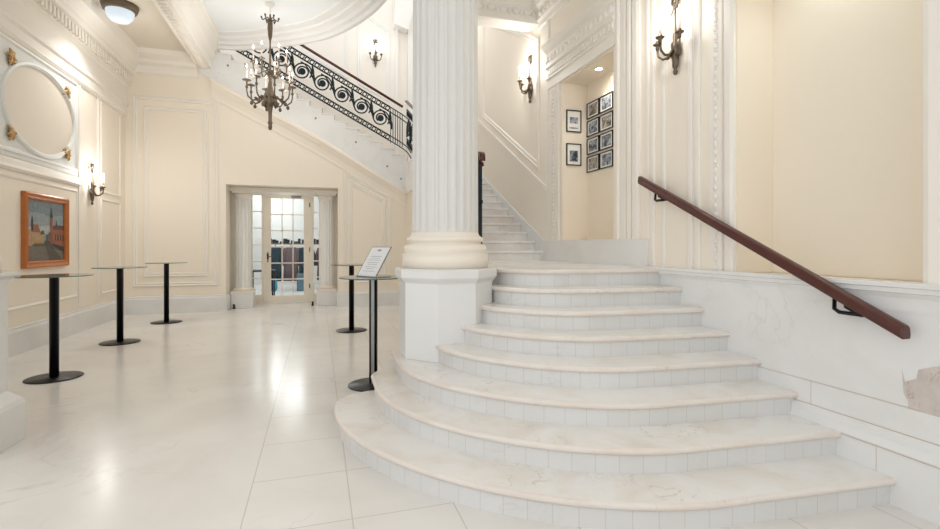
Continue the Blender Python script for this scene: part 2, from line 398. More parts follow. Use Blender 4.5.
def vstrip(m, y0, y1, z0, z1, h, rounded=True):
    if rounded:
        q = (y1-y0)*.25; pts = [(0, y0), (h*.6, y0), (h, y0+q), (h, y1-q), (h*.6, y1), (0, y1)]
        m.prism([(XR-a, b, z0) for a, b in pts], (0, 0, z1-z0))
    else: m.box((XR-h, y0, z0), (XR, y1, z1))
m = MB()
for y0, y1, h in ((4.43, 4.50, .035), (4.33, 4.43, .018), (4.24, 4.31, .028), (4.10, 4.22, .035), (3.97, 4.02, .012), (5.80, 5.87, .02)): vstrip(m, y0, y1, 1.475, 5.0, h) if y1 < 5 else vstrip(m, y0, y1, 1.475, 3.55, h)
vstrip(m, 5.87, 6.06, 1.475, 3.6, .02, False)
z = 1.5
while z < 3.5: m.box((XR-.03, 5.93, z), (XR-.02, 6.0, z+.03)); z += .055
struct(m.build('trim_11', 'ivory'), 'ivory pilaster strips either side of the picture niche', 'moulding')
m = MB()                       # entablature over the picture niche
en = [(0, 3.54), (.03, 3.54), (.03, 3.66), (.05, 3.67), (.05, 3.69), (.035, 3.7), (.035, 3.80), (.06, 3.82), (.06, 3.84), (.04, 3.85), (.04, 4.02), (.08, 4.05), (.12, 4.09), (.12, 4.13), (0, 4.15)]
m.prism([(XR-a, 4.5, b) for a, b in en], (0, 1.6, 0))
y = 4.52
while y < 6.06:
    m.box((XR-.05, y, 3.715), (XR-.03, y+.028, 3.785)); y += .05
y = 4.56
while y < 6.06:
    m.ball((XR-.04, y, 3.935), .036, (.5, 1, 1.2), 8); m.ball((XR-.04, y+.05, 3.925), .02, (.5, .8, 2.), 6); y += .1
struct(m.build('trim_12', 'ivory'), 'carved ivory entablature above the picture niche', 'moulding')
m = MB()                       # wall cornice right
cr = [(0, 4.50), (.03, 4.51), (.03, 4.57), (.06, 4.60), (.06, 4.72), (.12, 4.76), (.15, 4.82), (.15, 4.87), (.08, 4.9), (.0, 4.94)]
m.prism([(XR-a, -3, b) for a, b in cr], (0, 9.46, 0))
y = 3.0
while y < 6.3:
    m.ball((XR-.065, y, 4.66), .05, (.6, 1, 1), 8); y += .12
struct(m.build('trim_13', 'ivory'), 'ivory egg and dart cornice high on the right wall', 'cornice')
m = MB()                       # sconce bay
for y0, y1, h in ((3.88, 3.93, .02), (3.74, 3.79, .014), (3.40, 3.46, .014), (3.31, 3.37, .02)): vstrip(m, y0, y1, 1.215, 4.5, h)
vstrip(m, 3.075, 3.20, 1.215, 4.5, .018, False); vstrip(m, 2.96, 3.05, 1.215, 4.5, .03)
z = 1.24
while z < 4.4:
    m.ball((XR-.02, 3.135, z), .022, (.5, 1, 1.2), 8); m.box((XR-.026, 3.12, z+.03), (XR-.018, 3.15, z+.04)); z += .07
vstrip(m, 1.62, 1.74, 1.215, 4.5, .03)
struct(m.build('trim_14', 'ivory'), 'ivory mouldings and bead band around the right hand sconce', 'moulding')
m = MB()                       # niche linings
for y0, y1, zb, zt in ((1.74, 2.96, 1.205, 3.74), (4.57, 5.718, 1.48, 3.525)):
    m.box((3.39, y0, zb), (3.401, y1, zt)); m.box((XR+.01, y0, zb), (3.39, y0+.008, zt)); m.box((XR+.01, y1-.008, zb), (3.39, y1, zt)); m.box((XR+.01, y0, zt-.006), (3.39, y1, zt+.004))
struct(m.build('wall_niche', 'niche'), 'warm yellow lining of the two wall niches', 'wall')
# cross beam over the stair foot
m = MB(); m.box((1.3, 6.42, 4.60), (XR, 6.75, 6.1)); bx = [(0, 4.55), (-.04, 4.56), (-.04, 4.62), (-.02, 4.63), (-.02, 4.80), (-.06, 4.84), (-.1, 4.88), (-.1, 4.92), (0, 4.95)]
m.prism([(1.3, 6.42+a, b) for a, b in bx], (XR-1.3, 0, 0))
x = 1.4
while x < 2.95:
    m.ball((x, 6.395, 4.715), .055, (1.1, .5, 1), 8); m.ball((x+.09, 6.395, 4.70), .03, (.8, .5, 1.6), 6); x += .18
struct(m.build('beam.001', 'ivory'), 'cross beam with a carved frieze above the foot of the stair flight', 'beam')
# panelling along the stair flight wall
m = MB()
def zz(y, z0): return z0+.55*(y-6.3)
m.prism([(XR, 6.175, zz(6.175, 2.23)), (XR, 12.6, zz(12.6, 2.23)), (XR, 12.6, zz(12.6, 2.30)), (XR, 6.175, zz(6.175, 2.30))], (-.025, 0, 0))
m.frame([(6.40, zz(6.40, 2.44)), (8.9, zz(8.9, 2.44)), (8.9, zz(8.9, 4.33)), (6.40, zz(6.40, 4.33))], PROF, mpR)
m.frame([(9.25, zz(9.25, 2.52)), (12.3, zz(12.3, 2.52)), (12.3, zz(12.3, 4.27)), (9.25, zz(9.25, 4.27))], PROF, mpR)
vstrip(m, 6.07, 6.17, 1.475, 4.5, .02)
struct(m.build('trim_15', 'ivory'), 'sloping panel mouldings on the wall of the middle stair flight', 'moulding')
# upper wall mouldings
mpU = lambda u, v, h: (u, YU-h, v)
panel('trim_16', [[(.95, 5.5), (1.77, 5.1), (1.77, 6.93), (.95, 7.45)], [(-1.2, 6.5), (.72, 5.6), (.72, 8.2), (-1.2, 9)]], mpU, 'white', 'white panel mouldings with sloping tops on the upper stair wall')
m = MB(); m.prism([(1.85, 12.72, 7.0), (2.2, 12.72, 6.9), (2.42, 12.72, 7.75), (1.85, 12.72, 7.75)], (0, -.35, 0)); struct(m.build('trim_17', 'white'), 'white ceiling bracket high above the upper stair', 'moulding')
m = MB(); m.box((2.22, 12.55, 3.4), (2.44, 12.72, 9)); m.box((1.9, 12.62, 3.4), (1.98, 12.72, 7)); struct(m.build('trim_18', 'white'), 'white pilaster strip at the end of the upper stair wall', 'moulding')

# ---- main curved staircase
xc = 2.05
YK = [1.93, 2.22, 2.52, 2.80, 3.08, 3.34, 3.59, 3.85]
RK = [1.93, 1.62, 1.42, 1.13, .93, .74, .57, .48]
NK = [1.82, 1.82, 1.75, 1.65, 1.62, 1.65, 1.7, 2.]
def path(k, off):
    yk, R, n = YK[k], RK[k]+off, NK[k]; cy = yk+RK[k]
    P = [(XR-.002, yk-off-.085*(XR-xc))]
    for i in range(1, 8): x = XR+(xc-XR)*i/8; P.append((x, yk-off-.085*(x-xc)))
    N = 28
    for i in range(N+1):
        t = PI/2*i/N; P.append((xc-R*math.sin(t)**(2/n), cy-(R)*math.cos(t)**(2/n)))
    xl = xc-R
    if k == 0:
        r = .34+off; c = (xl+r, 4.0)
        for i in range(1, 9): t = PI/2*i/8; P.append((c[0]-r*math.cos(t), c[1]+r*math.sin(t)))
        P.append((.9, c[1]+r))
    elif k == 1:
        r = .28+off; c = (xl+r, 4.22)
        for i in range(1, 9): t = PI/2*i/8; P.append((c[0]-r*math.cos(t), c[1]+r*math.sin(t)))
        P.append((.9, c[1]+r))
    elif k == 2:
        r = .14+off; c = (xl+r, 4.42)
        for i in range(1, 9): t = PI/2*i/8; P.append((c[0]-r*math.cos(t), c[1]+r*math.sin(t)))
        P.append((.95, c[1]+r))
    elif k < 7: P.append((xl, max(4.25, cy+.02)))
    else: P.append((xl, 6.3))
    return P
stair = thing('staircase', 'broad white marble staircase of curved steps rising to the landing', 'staircase', (0, 0, 0))
for k in range(8):
    zt = .15*(k+1); zb = .15*k
    m = MB(); nose = [(-.002, zt-.04), (.022, zt-.038), (.03, zt-.028), (.032, zt-.015), (.026, zt-.004), (.016, zt)]
    O = [path(k, -.03+o) for o, z in nose]
    vv = [[m.v((x, y, z)) for x, y in P] for P, (o, z) in zip(O, nose)]
    m.mi = 1
    for a, b in zip(vv, vv[1:]):
        for i in range(len(a)-1): m.face([a[i], a[i+1], b[i+1], b[i]], smooth=True)
    m.mi = 0
    yend = O[0][-1][1]
    back = [(XR-.002, yend)]
    for row, zz_ in ((vv[-1], zt), (vv[0], zt-.04)):
        m.face(row+[m.v((x, y, zz_)) for x, y in back])
    st = m.build('landing' if k == 7 else 'step', ['tread', 'edge'], stair)
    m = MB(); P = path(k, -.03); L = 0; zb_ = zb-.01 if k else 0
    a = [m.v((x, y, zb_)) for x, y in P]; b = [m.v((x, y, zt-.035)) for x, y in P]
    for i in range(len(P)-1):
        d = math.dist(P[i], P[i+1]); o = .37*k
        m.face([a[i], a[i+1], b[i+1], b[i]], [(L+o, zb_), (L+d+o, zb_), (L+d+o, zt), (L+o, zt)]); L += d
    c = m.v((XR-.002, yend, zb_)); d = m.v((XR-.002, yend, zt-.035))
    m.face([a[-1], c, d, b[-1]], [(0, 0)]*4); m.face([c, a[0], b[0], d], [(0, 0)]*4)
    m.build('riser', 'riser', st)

# ---- middle flight (going away) and upper flight (rising to the left)
fa = thing('stair_flight', 'straight white marble flight rising away from the landing past the niche', 'staircase')
N = 15
for i in range(N):
    y0 = 6.27+.265*i; z1 = 1.2+.138*(i+1)
    m = MB(); m.box((2.0, y0, z1-.24), (XR-.002, 10.45 if i == N-1 else y0+.5, z1-.035)); m.box((1.97, y0-.025, z1-.035), (XR-.002, 10.45 if i == N-1 else y0+.28, z1)); m.build('step', 'tread', fa, .006)
m = MB(); ya, yb = 6.27, 10.4
m.prism([(1.98, ya, 1.0), (1.98, yb, 3.0), (1.98, yb, 3.33), (1.98, ya, 1.24)], (.05, 0, 0)); m.build('stringer', 'marble', fa)
m = MB(); m.prism([(XR, 6.23, 1.1), (XR, 10.4, 3.1), (XR, 10.4, 3.43), (XR, 6.23, 1.475)], (-.02, 0, 0)); m.build('wall_skirting', 'marble', fa)
m = MB(); m.box((1.95, 10.4, 2.62), (XR-.002, YU, 3.30)); m.build('landing', 'tread', fa)

fb = thing('stair_flight', 'white marble upper flight rising leftward across the far wall', 'staircase')
for i in range(17):
    x0 = 1.95-.267*i; z1 = 3.41+.14*(i+1); xe = x0-.267
    m = MB(); m.box((xe-.24, YF+.02, z1-.26), (x0, YU, z1-.03)); m.box((xe-.01, YF-.03, z1-.03), (x0+.025, YU, z1)); m.build('step', 'tread', fb, .005)
m = MB()
pts = [(0, strB(0)+.12), (2.0, strB(2.0)+.12), (2.0, 3.45)]
for i in range(17):
    x0 = 1.95-.267*i; z1 = 3.41+.14*(i+1)-.02; pts += [(x0, z1), (x0-.267, z1)]
pts += [(1.95-.267*17, strB(1.95-.267*17)+.12)]
m.prism([(x, YF-.015, z) for x, z in pts], (0, .05, 0)); m.build('stringer', 'marble', fb)
m = MB()
x1 = -2.15
mold = [(0, -.28), (.02, -.28), (.025, -.2), (.05, -.1), (.09, -.03), (.1, .0), (.125, .03), (.125, .08), (.1, .115), (.05, .13), (0, .135)]
m.rings([[(x, YF-a, strB(x)+b) for a, b in mold] for x in (2.02, 0, x1)], False)
m.build('string_moulding', 'peach', fb)
for x, z in ((-1.84, 5.25), (-.05, 4.26), (.83, 3.78), (1.55, 3.26), (1.87, 2.98)):
    m = MB(); m.lathe([(.001, 0), (.022, 0), (.022, .01), (.001, .014)], (x, YF-.015, z), 10, mat=Matrix.Rotation(PI/2, 3, 'X')); m.build('bolt_cap', 'steel', fb)

# ---- iron balustrades
def balustrade(label, u0, u1, line, mp, up, rail_u=None, nscroll=True, step0=0.):
    """u runs along the flight, line(u) is the bottom-band height; mp(u, z, d) -> xyz, d across the thickness."""
    t = thing('balustrade', label, 'balustrade')
    def bar(m, a, b, r=(.018, .018)): m.tube([mp(*a, 0), mp(*b, 0)], .01, 4, up=up, flat=r)
    L = abs(u1-u0); sg = 1 if u1 > u0 else -1
    for nm, h0, h1 in (('lower_band', 0, .12), ('upper_band', .68, .80)):
        m = MB()
        for h in (h0, h1): bar(m, (u0, line(u0)+h), (u1, line(u1)+h), (.018, .02))
        n = int(L/.105)
        for i in range(n):
            u = u0+sg*(i+.5)*L/n; c = (u, line(u)+(h0+h1)/2)
            m.tube([mp(c[0]+0.046*math.cos(2*PI*k/12), c[1]+.046*math.sin(2*PI*k/12), 0) for k in range(12)], .013, 5, closed=True)
        m.build(nm, 'iron', t)
    n = max(1, round(L/.43))
    for i in range(n):
        u = u0+sg*(i+.5)*L/n; zc = line(u)+.40; m = MB()
        w = Vector(mp(u, zc, 1))-Vector(mp(u, zc, 0)); w.normalize()
        cen = Vector(mp(u, zc, 0))
        R = Matrix.Identity(3); ex = (Vector(mp(u+1, zc, 0))-cen); ez = Vector((0, 0, 1))
        m.prism([cen+w*-.012+ex*.075*math.cos(2*PI*k/16)+ez*.075*math.sin(2*PI*k/16) for k in range(16)], w*.024)
        sp = []
        for k in range(52):
            f = k/51; th = -.9+f*2*PI*1.75; r = .085+.125*f; sp.append(mp(u-r*math.cos(th), zc+r*math.sin(th)*.98, 0))
        m.tube(sp, .012, 5, up=w, flat=(.02, .017))
        u2 = u+sg*L/n; q = []
        for k in range(9):
            f = k/8; a = (u-.02+.2*f*1.1, zc+.2-.06*f-.2*f)
            q.append(mp(u+(-.03+.26*f), zc+.215-.30*f*f-.05*f, 0))
        m.tube(q, .012, 5, up=w, flat=(.018, .015))
        q2 = [mp(u+(.215+.05*k/6), zc+.17-.42*(k/6), 0) for k in range(7)]
        if i < n-1: m.tube(q2, [.012, .026, .034, .024, .034, .026, .012], 6)
        m.build('scroll', 'iron', t)
    n = max(2, round(L/.87))
    for i in range(n+1):
        u = u0+sg*(L*i/n); m = MB(); bar(m, (u, line(u)-.17), (u, line(u)+.80), (.02, .02)); m.build('post', 'iron', t)
    n = round(L/.22)
    for i in range(1, n):
        u = u0+sg*(L*i/n); m = MB(); bar(m, (u, line(u)+.80), (u, line(u)+.96), (.009, .009)); m.build('rail_pin', 'steel', t)
    m = MB(); a, b = rail_u or (u0, u1)
    m.tube([mp(a, line(a)+.985, 0), mp(b, line(b)+.985, 0)], .03, 10, up=(0, 0, 1), flat=(.03, .042)); m.build('handrail', 'wood', t)
    return t
lb = lambda x: 4.205-SL*(x-1.0)
bB = balustrade('black iron scroll balustrade with wooden handrail on the upper flight', 1.62, -2.3, lb, lambda u, z, d: (u, YF+.06+d, z), (0, 0, 1), (1.93, -2.3))
m = MB()     # plain bar panel turning to the landing
for i in range(6):
    x = 1.64+.055*i; m.tube([(x, YF+.06, lb(x)+(.02 if i else -.05)), (x, YF+.06, lb(x)+.8)], .009, 5)
for h in (0, .12, .68, .8): m.tube([(1.62, YF+.06, lb(1.62)+h), (1.80, YF+.06, lb(1.8)+h+.0), (1.93, YF+.02, lb(1.93)+h-.02), (2.02, YF-.12, lb(2.0)+h-.1), (2.04, YF-.4, lb(2.0)+h-.27)], .013, 6)
m.build('turning_panel', 'iron', bB)
la = lambda y: 1.36+.475*(y-6.3)
bA = balustrade('black iron balustrade seen end on beside the big column', 6.36, 11.4, la, lambda u, z, d: (2.11-.0235*(u-6.3)+d, u, z), (0, 0, 1), (6.4, 11.45))
m = MB(); m.box((2.06, 6.28, 1.2), (2.12, 6.36, 2.53)); m.ball((2.09, 6.27, 1.33), .05, (.7, .9, 1.2), 8); m.ball((2.10, 6.28, 2.0), .05, (.6, 1, .8), 8); m.build('newel_post', 'iron', bA)
m = MB(); m.rings([[Vector((2.105, 6.30, 2.58))+Vector((w, -.1*math.cos(t)*s_, .1*math.sin(t)*s_)) for w, s_ in ((-.035, 1), (.035, 1), (.035, .45), (-.035, .45))] for t in [PI*1.75*i/20-.4 for i in range(21)]], True); m.build('handrail_scroll', 'wood', bA)

# ---- big fluted column
def pedestal(m, cx, cy, R8, prof, n=8):
    c8 = 1/math.cos(PI/8); m.lathe([(R8*c8*a+b, z) for a, b, z in prof], (cx, cy, 0), 8, False, PI/8)
def column(label, cx, cy, zb, group=None):
    t = thing('fluted_column', label, 'column', (cx, cy, zb))
    t2 = t
    m = MB(); c8 = 1/math.cos(PI/8)
    pr = [(.392, 0), (.392, 1.09-zb), (.40, 1.105-zb), (.415, 1.12-zb), (.43, 1.14-zb), (.43, 1.2-zb), (.415, 1.215-zb)]
    if zb < .2: pr = [(.475, 0), (.475, .27), (.46, .30), (.42, .33), (.385, .36), (.385, 1.14), (.40, 1.17), (.455, 1.20), (.46, 1.215), (.43, 1.222)]
    m.lathe([(r*c8, z) for r, z in pr], (0, 0, 0), 8, False, PI/8); m.build('pedestal', 'plinth', t, .004)
    m = MB(); z0 = 1.215-zb
    m.lathe([(.385, z0), (.385, z0+.125), (.36, z0+.135), (.372, z0+.155), (.372, z0+.18), (.355, z0+.2), (.325, z0+.21), (.32, z0+.225), (.345, z0+.235), (.345, z0+.262), (.32, z0+.275), (.305, z0+.29), (.30, z0+.31)], (0, 0, 0), 48); m.build('column_base', 'peach', t)
    m = MB(); rr = []; K = 24
    for z in (1.51-zb, 1.56-zb, 5.35-zb, 5.4-zb):
        ring = []; dep = .013 if 1.55 < z+zb < 5.36 else 0
        for k in range(K):
            for f, d in ((0, 0), (.22, 0), (.3, .45), (.45, .92), (.61, 1.), (.77, .92), (.92, .45)):
                a = 2*PI*(k+f)/K; r = (.298 if z+zb < 3 else .285)-dep*d; ring.append((r*math.cos(a), r*math.sin(a), z))
        rr.append(ring)
    m.rings(rr, False); m.build('shaft', 'shaft', t)
    m = MB(); m.lathe([(.29, 5.4-zb), (.33, 5.43-zb), (.33, 5.48-zb), (.30, 5.5-zb), (.36, 5.62-zb), (.42, 5.66-zb), (.42, 5.8-zb)], (0, 0, 0), 40); m.build('capital', 'ivory', t)
    return t
column('large white fluted column on a marble pedestal beside the curved steps', 1.10, 4.30, .45)
column('column pedestal cut off by the left edge in front of the bar tables', -2.53, 4.22, 0)

# ---- doorway recess: two columns, entablature, glazed door
def dcol(cx, label):
    t = thing('doorway_column', label, 'column', (cx, 12.18, 0), 0, 'columns in the doorway recess')
    m = MB(); m.box((-.225, -.23, 0), (.225, .23, .33)); m.build('plinth', 'marble', t, .008)
    m = MB(); m.box((-.23, -.235, .33), (.23, .235, .39)); m.lathe([(.215, .39), (.215, .42), (.19, .44), (.17, .45)], (0, 0, 0), 32); m.build('column_base', 'peach', t)
    m = MB(); rr = []
    for z in (.45, 2.48):
        rr.append([(r*math.cos(2*PI*k/64), r*math.sin(2*PI*k/64), z) for k in range(64) for r in (.165-(.012 if k % 4 in (1, 2) else 0),)])
    m.rings(rr, False); m.build('shaft', 'white', t)
    m = MB(); m.lathe([(.16, 2.46), (.18, 2.48), (.17, 2.5), (.2, 2.54), (.2, 2.58)], (0, 0, 0), 32); m.box((-.21, -.21, 2.58), (.21, .21, 2.62)); m.build('capital', 'ivory', t)
dcol(-1.62, 'left ivory column on a marble plinth beside the glazed door'); dcol(.19, 'right ivory column on a marble plinth beside the glazed door')
m = MB(); m.box((RX0, 11.96, 2.62), (RX1, YD, RZ)); m.box((RX0, 11.93, 2.67), (RX1, YD, 2.70)); struct(m.build('trim_19', 'ivory'), 'ivory lintel across the doorway recess', 'moulding')
door = tag(bpy.data.objects.new('door_1', None), 'white framed glazed door with narrow sidelights in the far recess', 'door', None, 'structure'); COL.objects.link(door); door.location = (0, YD, 0)
m = MB()
for x0, x1 in ((RX0, -1.50), (-1.295, -1.245), (-.195, -.10), (.02, RX1)): m.box((x0, -.03, 0), (x1, .05, 2.62))
m.box((RX0, -.03, 2.62), (RX1, .05, RZ)); m.box((-1.5, -.03, 0), (-1.295, .05, .22)); m.box((-.10, -.03, 0), (.02, .05, .22))
m.box((-1.26, -.045, 2.57), (-.18, -.03, 2.64))
m.build('door_frame', 'doorp', door, .004)
m = MB()     # leaf
X0, X1, G0, G1, GB, GT = -1.243, -.197, -1.085, -.335, .19, 2.55
m.box((X0, -.02, .015), (G0, .03, 2.6)); m.box((G1, -.02, .015), (X1, .03, 2.6)); m.box((G0, -.02, .015), (G1, .03, GB)); m.box((G0, -.02, GT), (G1, .03, 2.6))
for i in (1, 2): x = G0+(G1-G0)*i/3; m.box((x-.011, -.015, GB), (x+.011, .025, GT))
for i in range(1, 6): z = GB+(GT-GB)*i/6; m.box((G0, -.015, z-.013), (G1, .025, z+.013))
leaf = m.build('door_leaf', 'doorp', door)
m = MB(); m.box((G0, .002, GB), (G1, .008, GT)); m.build('glass_pane', 'pane', leaf)
m = MB(); m.box((-1.17, -.03, 1.0), (-1.14, -.02, 1.24)); m.tube([(-1.155, -.03, 1.14), (-1.155, -.07, 1.14), (-1.06, -.07, 1.14)], .012, 6); m.build('handle', 'bronze', leaf)
m = MB(); m.box((-1.175, -.032, 1.08), (-1.135, -.022, 1.2)); m.build('lock_plate', 'blackmetal', leaf)
m = MB(); m.box((-.62, -.08, 2.56), (-.40, -.03, 2.61)); m.tube([(-.5, -.06, 2.61), (-.35, -.12, 2.63), (-.25, -.04, 2.65)], .01, 5); m.build('door_closer', 'steel', leaf)
for z in (.35, 1.25, 2.35): m = MB(); m.box((-.206, -.04, z), (-.186, -.02, z+.11)); m.build('hinge', 'blackmetal', leaf)
for x0, x1 in ((-1.5, -1.295), (-.1, .02)):
    m = MB()
    for i in range(1, 6): z = .22+(2.62-.22)*i/6; m.box((x0, -.01, z-.012), (x1, .03, z+.012))
    sl = m.build('sidelight_bars', 'doorp', door)
    m = MB(); m.box((x0, .005, .22), (x1, .011, 2.62)); m.build('glass_pane', 'pane', sl)
for x, y, lab in ((RX0+.10, 11.93, 'small black door stop at the foot of the left doorway column'), (-.12, 12.0, 'small black door stop at the foot of the right doorway column')):
    t = thing('door_stop', lab, 'door stop', (x, y, 0), 0, 'black door stops by the doorway')
    m = MB(); m.lathe([(.03, 0), (.03, .02), (.02, .03), (.02, .07), (.026, .08), (.02, .1)], n=12); m.build('rubber_buffer', 'blackmetal', t)
    m = MB(); m.lathe([(.034, 0), (.034, .006)], n=12); m.build('base_plate', 'steel', t)

# ---- what shows through the door
def coat(x, y, mat, w, label):
    t = thing('coat', label, 'coat', (x, y, 0), 0, 'coats hanging behind the glazed door')
    m = MB(); rr = []
    for z, a, b in ((.28, 1.0, .16), (.6, .98, .15), (.95, .9, .14), (1.2, .88, .13), (1.32, .75, .1), (1.38, .3, .06)):
        rr.append([(w/2*a*math.cos(2*PI*k/20)*(1+.05*math.sin(5*2*PI*k/20)), b*math.sin(2*PI*k/20)*(1+.1*math.cos(7*k)), z) for k in range(20)])
    m.rings(rr); m.build('body', mat, t)
    for s in (-1, 1):
        m = MB(); m.tube([(s*w*.34, 0, 1.31), (s*w*.47, -.02, 1.1), (s*w*.5, -.05, .75)], [.07, .075, .06], 8); m.build('sleeve', mat, t)
    m = MB(); m.tube([(0, 0, 1.36), (0, 0, 1.43), (.03, 0, 1.47), (0, 0, 1.50), (-.03, 0, 1.47)], .008, 5); m.tube([(-w*.38, 0, 1.3), (0, 0, 1.385), (w*.38, 0, 1.3)], .012, 5); m.build('hanger', 'blackmetal', t)
rk = thing('coat_rack', 'black coat rail standing in the room behind the glazed door', 'coat rack', (-.35, 16.6, 0))
m = MB(); m.tube([(-1.3, 0, 1.45), (1.6, 0, 1.45)], .018, 8); m.build('rail', 'blackmetal', rk)
for x in (-1.3, 1.6):
    m = MB(); m.tube([(x, 0, 0.02), (x, 0, 1.5)], .018, 8); m.box((x-.02, -.25, 0), (x+.02, .25, .03)); m.build('post', 'blackmetal', rk)
m = MB()
for i in range(26): m.box((-1.25+.11*i, -.05, 1.47), (-1.17+.11*i+.02*(i % 3), .05, 1.53+.03*(i*7 % 4))); 
m.build('hat_shelf', 'blackmetal', rk)
coat(-1.28, 16.6, 'coatT', .42, 'dark teal coat at the left behind the door glass'); coat(-.82, 16.6, 'coatM', .46, 'mauve coat in the middle behind the door glass')
coat(-.36, 16.6, 'coatT', .46, 'dark teal coat at the right behind the door glass'); coat(.22, 16.6, 'coatP', .5, 'rose brown coat seen through the right sidelight')
t = thing('bag', 'bright cyan bag on the floor below the teal coat', 'bag', (-1.33, 16.1, 0)); m = MB(); m.rings([[(a*math.cos(2*PI*k/16), .6*a*math.sin(2*PI*k/16), z) for k in range(16)] for z, a in ((0, .1), (.1, .15), (.3, .13), (.42, .06))]); m.build('body', 'cyan', t)
m = MB(); m.tube([(-.06, 0, .4), (-.05, 0, .55), (.05, 0, .55), (.06, 0, .4)], .012, 6); m.build('handle', 'cyan', t)
t = thing('storage_box', 'grey blue box standing in front of the coats behind the door', 'box', (-.45, 16.0, 0)); m = MB(); m.box((-.17, -.14, 0), (.17, .14, .48)); m.build('body', 'greybox', t, .01); m = MB(); m.box((-.18, -.15, .48), (.18, .15, .53)); m.build('lid', 'greybox', t, .01)
t = thing('side_table', 'small black table behind the left sidelight of the door', 'table', (-1.42, 14.2, 0))
m = MB(); m.box((-.3, -.3, .71), (.3, .3, .75)); m.build('tabletop', 'blackmetal', t)
for sx in (-1, 1):
    for sy in (-1, 1): m = MB(); m.box((sx*.27-.018, sy*.27-.018, 0), (sx*.27+.018, sy*.27+.018, .71)); m.build('leg', 'blackmetal', t)

# ---- bar tables
def bar_table(loc, label):
    t = thing('bar_table', label, 'bar table', loc, 0, 'glass topped bar tables')
    m = MB(); m.lathe([(.05, 0), (.245, 0), (.25, .004), (.25, .01), (.245, .013), (.05, .016), (.04, .02)], n=48); m.build('base', 'blackmetal', t)
    m = MB(); m.lathe([(.042, .015), (.042, 1.075), (.06, 1.078), (.06, 1.084)], n=28); m.build('pole', 'blackmetal', t)
    m = MB(); m.lathe([(.0005, 1.084), (.335, 1.084), (.335, 1.094), (.0005, 1.094)], n=64, smooth=False); top = m.build('tabletop', 'glass', t)
    m = MB(); m.lathe([(.335, 1.084), (.338, 1.087), (.338, 1.092), (.335, 1.0945)], n=64); m.build('glass_edge', 'green', top)
    return t
T = bar_table((-2.685, 6.30, 0), 'nearest of the three bar tables by the left wall, in front of the painting')
dup(T, (-2.746, 8.303, 0), 0, 'middle one of the three bar tables along the left wall')
dup(T, (-2.651, 10.22, 0), 0, 'farthest of the three left bar tables, by the far wall panel')
dup(T, (.53, 8.33, 0), 0, 'bar table behind the sign table, right of the glazed door')
SG = dup(T, (.535, 5.03, 0), 0, 'bar table carrying the slanted sign beside the column pedestal')
m = MB(); m.box((-.016, -.045, .02), (.016, -.041, 1.07)); st_ = m.build('pole_reflection', 'steel', SG); st_.rotation_euler = (0, 0, -.25); tag(st_, 'pale strip standing in for the reflection down the front of the pole')  # pale box imitates the light reflected along the pole front
sg = thing('sign_holder', 'slanted clear sign holder with a printed sheet on the bar table', 'sign holder', (.535, 5.05, 1.0945), -.30-.74)
# local x = width, local y = lean (back), z up
W, Hh, LN = .325, .305, .20
n0 = Vector((0, -Hh, LN)).normalized()
def sp(u, f, o): return Vector((u, -.09+LN*f, Hh*f))+n0*o
m = MB(); m.prism([sp(-W/2, 0, 0), sp(W/2, 0, 0), sp(W/2, 1, 0), sp(-W/2, 1, 0)], n0*-.006); m.box((-W/2, -.09, 0), (W/2, .10, .006)); hb = m.build('acrylic_panel', 'acrylic', sg)
m = MB(); m.prism([sp(-W/2+.012, .03, .001), sp(W/2-.012, .03, .001), sp(W/2-.012, .97, .001), sp(-W/2+.012, .97, .001)], n0*.001); pp = m.build('paper_sheet', 'paper', sg)
m = MB()
for f, a, b, hgt in ((.84, -.03, .03, .06), (.66, -.09, .09, .012), (.60, -.07, .07, .01), (.54, -.10, .10, .01), (.46, -.10, .09, .01), (.40, -.08, .08, .01), (.32, -.10, .10, .01), (.26, -.06, .06, .01), (.18, -.09, .09, .01)):
    m.prism([sp(a, f, .0025), sp(b, f, .0025), sp(b, f+hgt, .0025), sp(a, f+hgt, .0025)], n0*.0005)
m.build('printed_lines', 'ink', pp)

# ---- painting on the left wall
t = thing('painting', 'oil painting of a town square in an orange wooden frame', 'painting', (XL, 8.49, 1.615))
w2, h2 = .595, .515
m = MB(); m.frame(rect(-w2, -h2, w2, h2), [(0, 0), (0, .05), (.02, .06), (.055, .045), (.075, .05), (.095, .03), (.095, .012)], lambda u, v, h: (h, u, v)); m.build('frame', 'frame', t)
for nm, c in (('p_sky', '#8b9699'), ('p_cloud', '#76838a'), ('p_glow', '#a3acaa'), ('p_ground', '#6f675c'), ('p_road', '#4b4640'), ('p_brick', '#8f5540'), ('p_brick2', '#7a4636'), ('p_ochre', '#a98c68'), ('p_roof', '#5d3a30'), ('p_dark', '#2e3331'), ('p_green', '#4c5f55')): M[nm] = plain(nm, c, .55, 0, .55, 30)
pm = ['p_sky', 'p_cloud', 'p_glow', 'p_ground', 'p_road', 'p_brick', 'p_brick2', 'p_ochre', 'p_roof', 'p_dark', 'p_green']
m = MB(); lay = [.012]
def pat(pts, c, mi=None):
    lay[0] += .0004; m.mi = pm.index(c); m.prism([(lay[0], u*.50, v*.42) for u, v in pts], (.0003, 0, 0))
pat(rect(-1, -1, 1, 1), 'p_sky'); pat([(-1, .55), (-.4, .62), (.2, .5), (1, .6), (1, 1), (-1, 1)], 'p_cloud'); pat([(-1, -.1), (1, -.1), (1, .12), (.3, .22), (-.2, .16), (-1, .1)], 'p_glow')
pat([(-1, -1), (1, -1), (1, -.42), (.1, -.3), (-1, -.45)], 'p_ground'); pat([(-.1, -.35), (.1, -.32), (.95, -1), (.2, -1)], 'p_road')
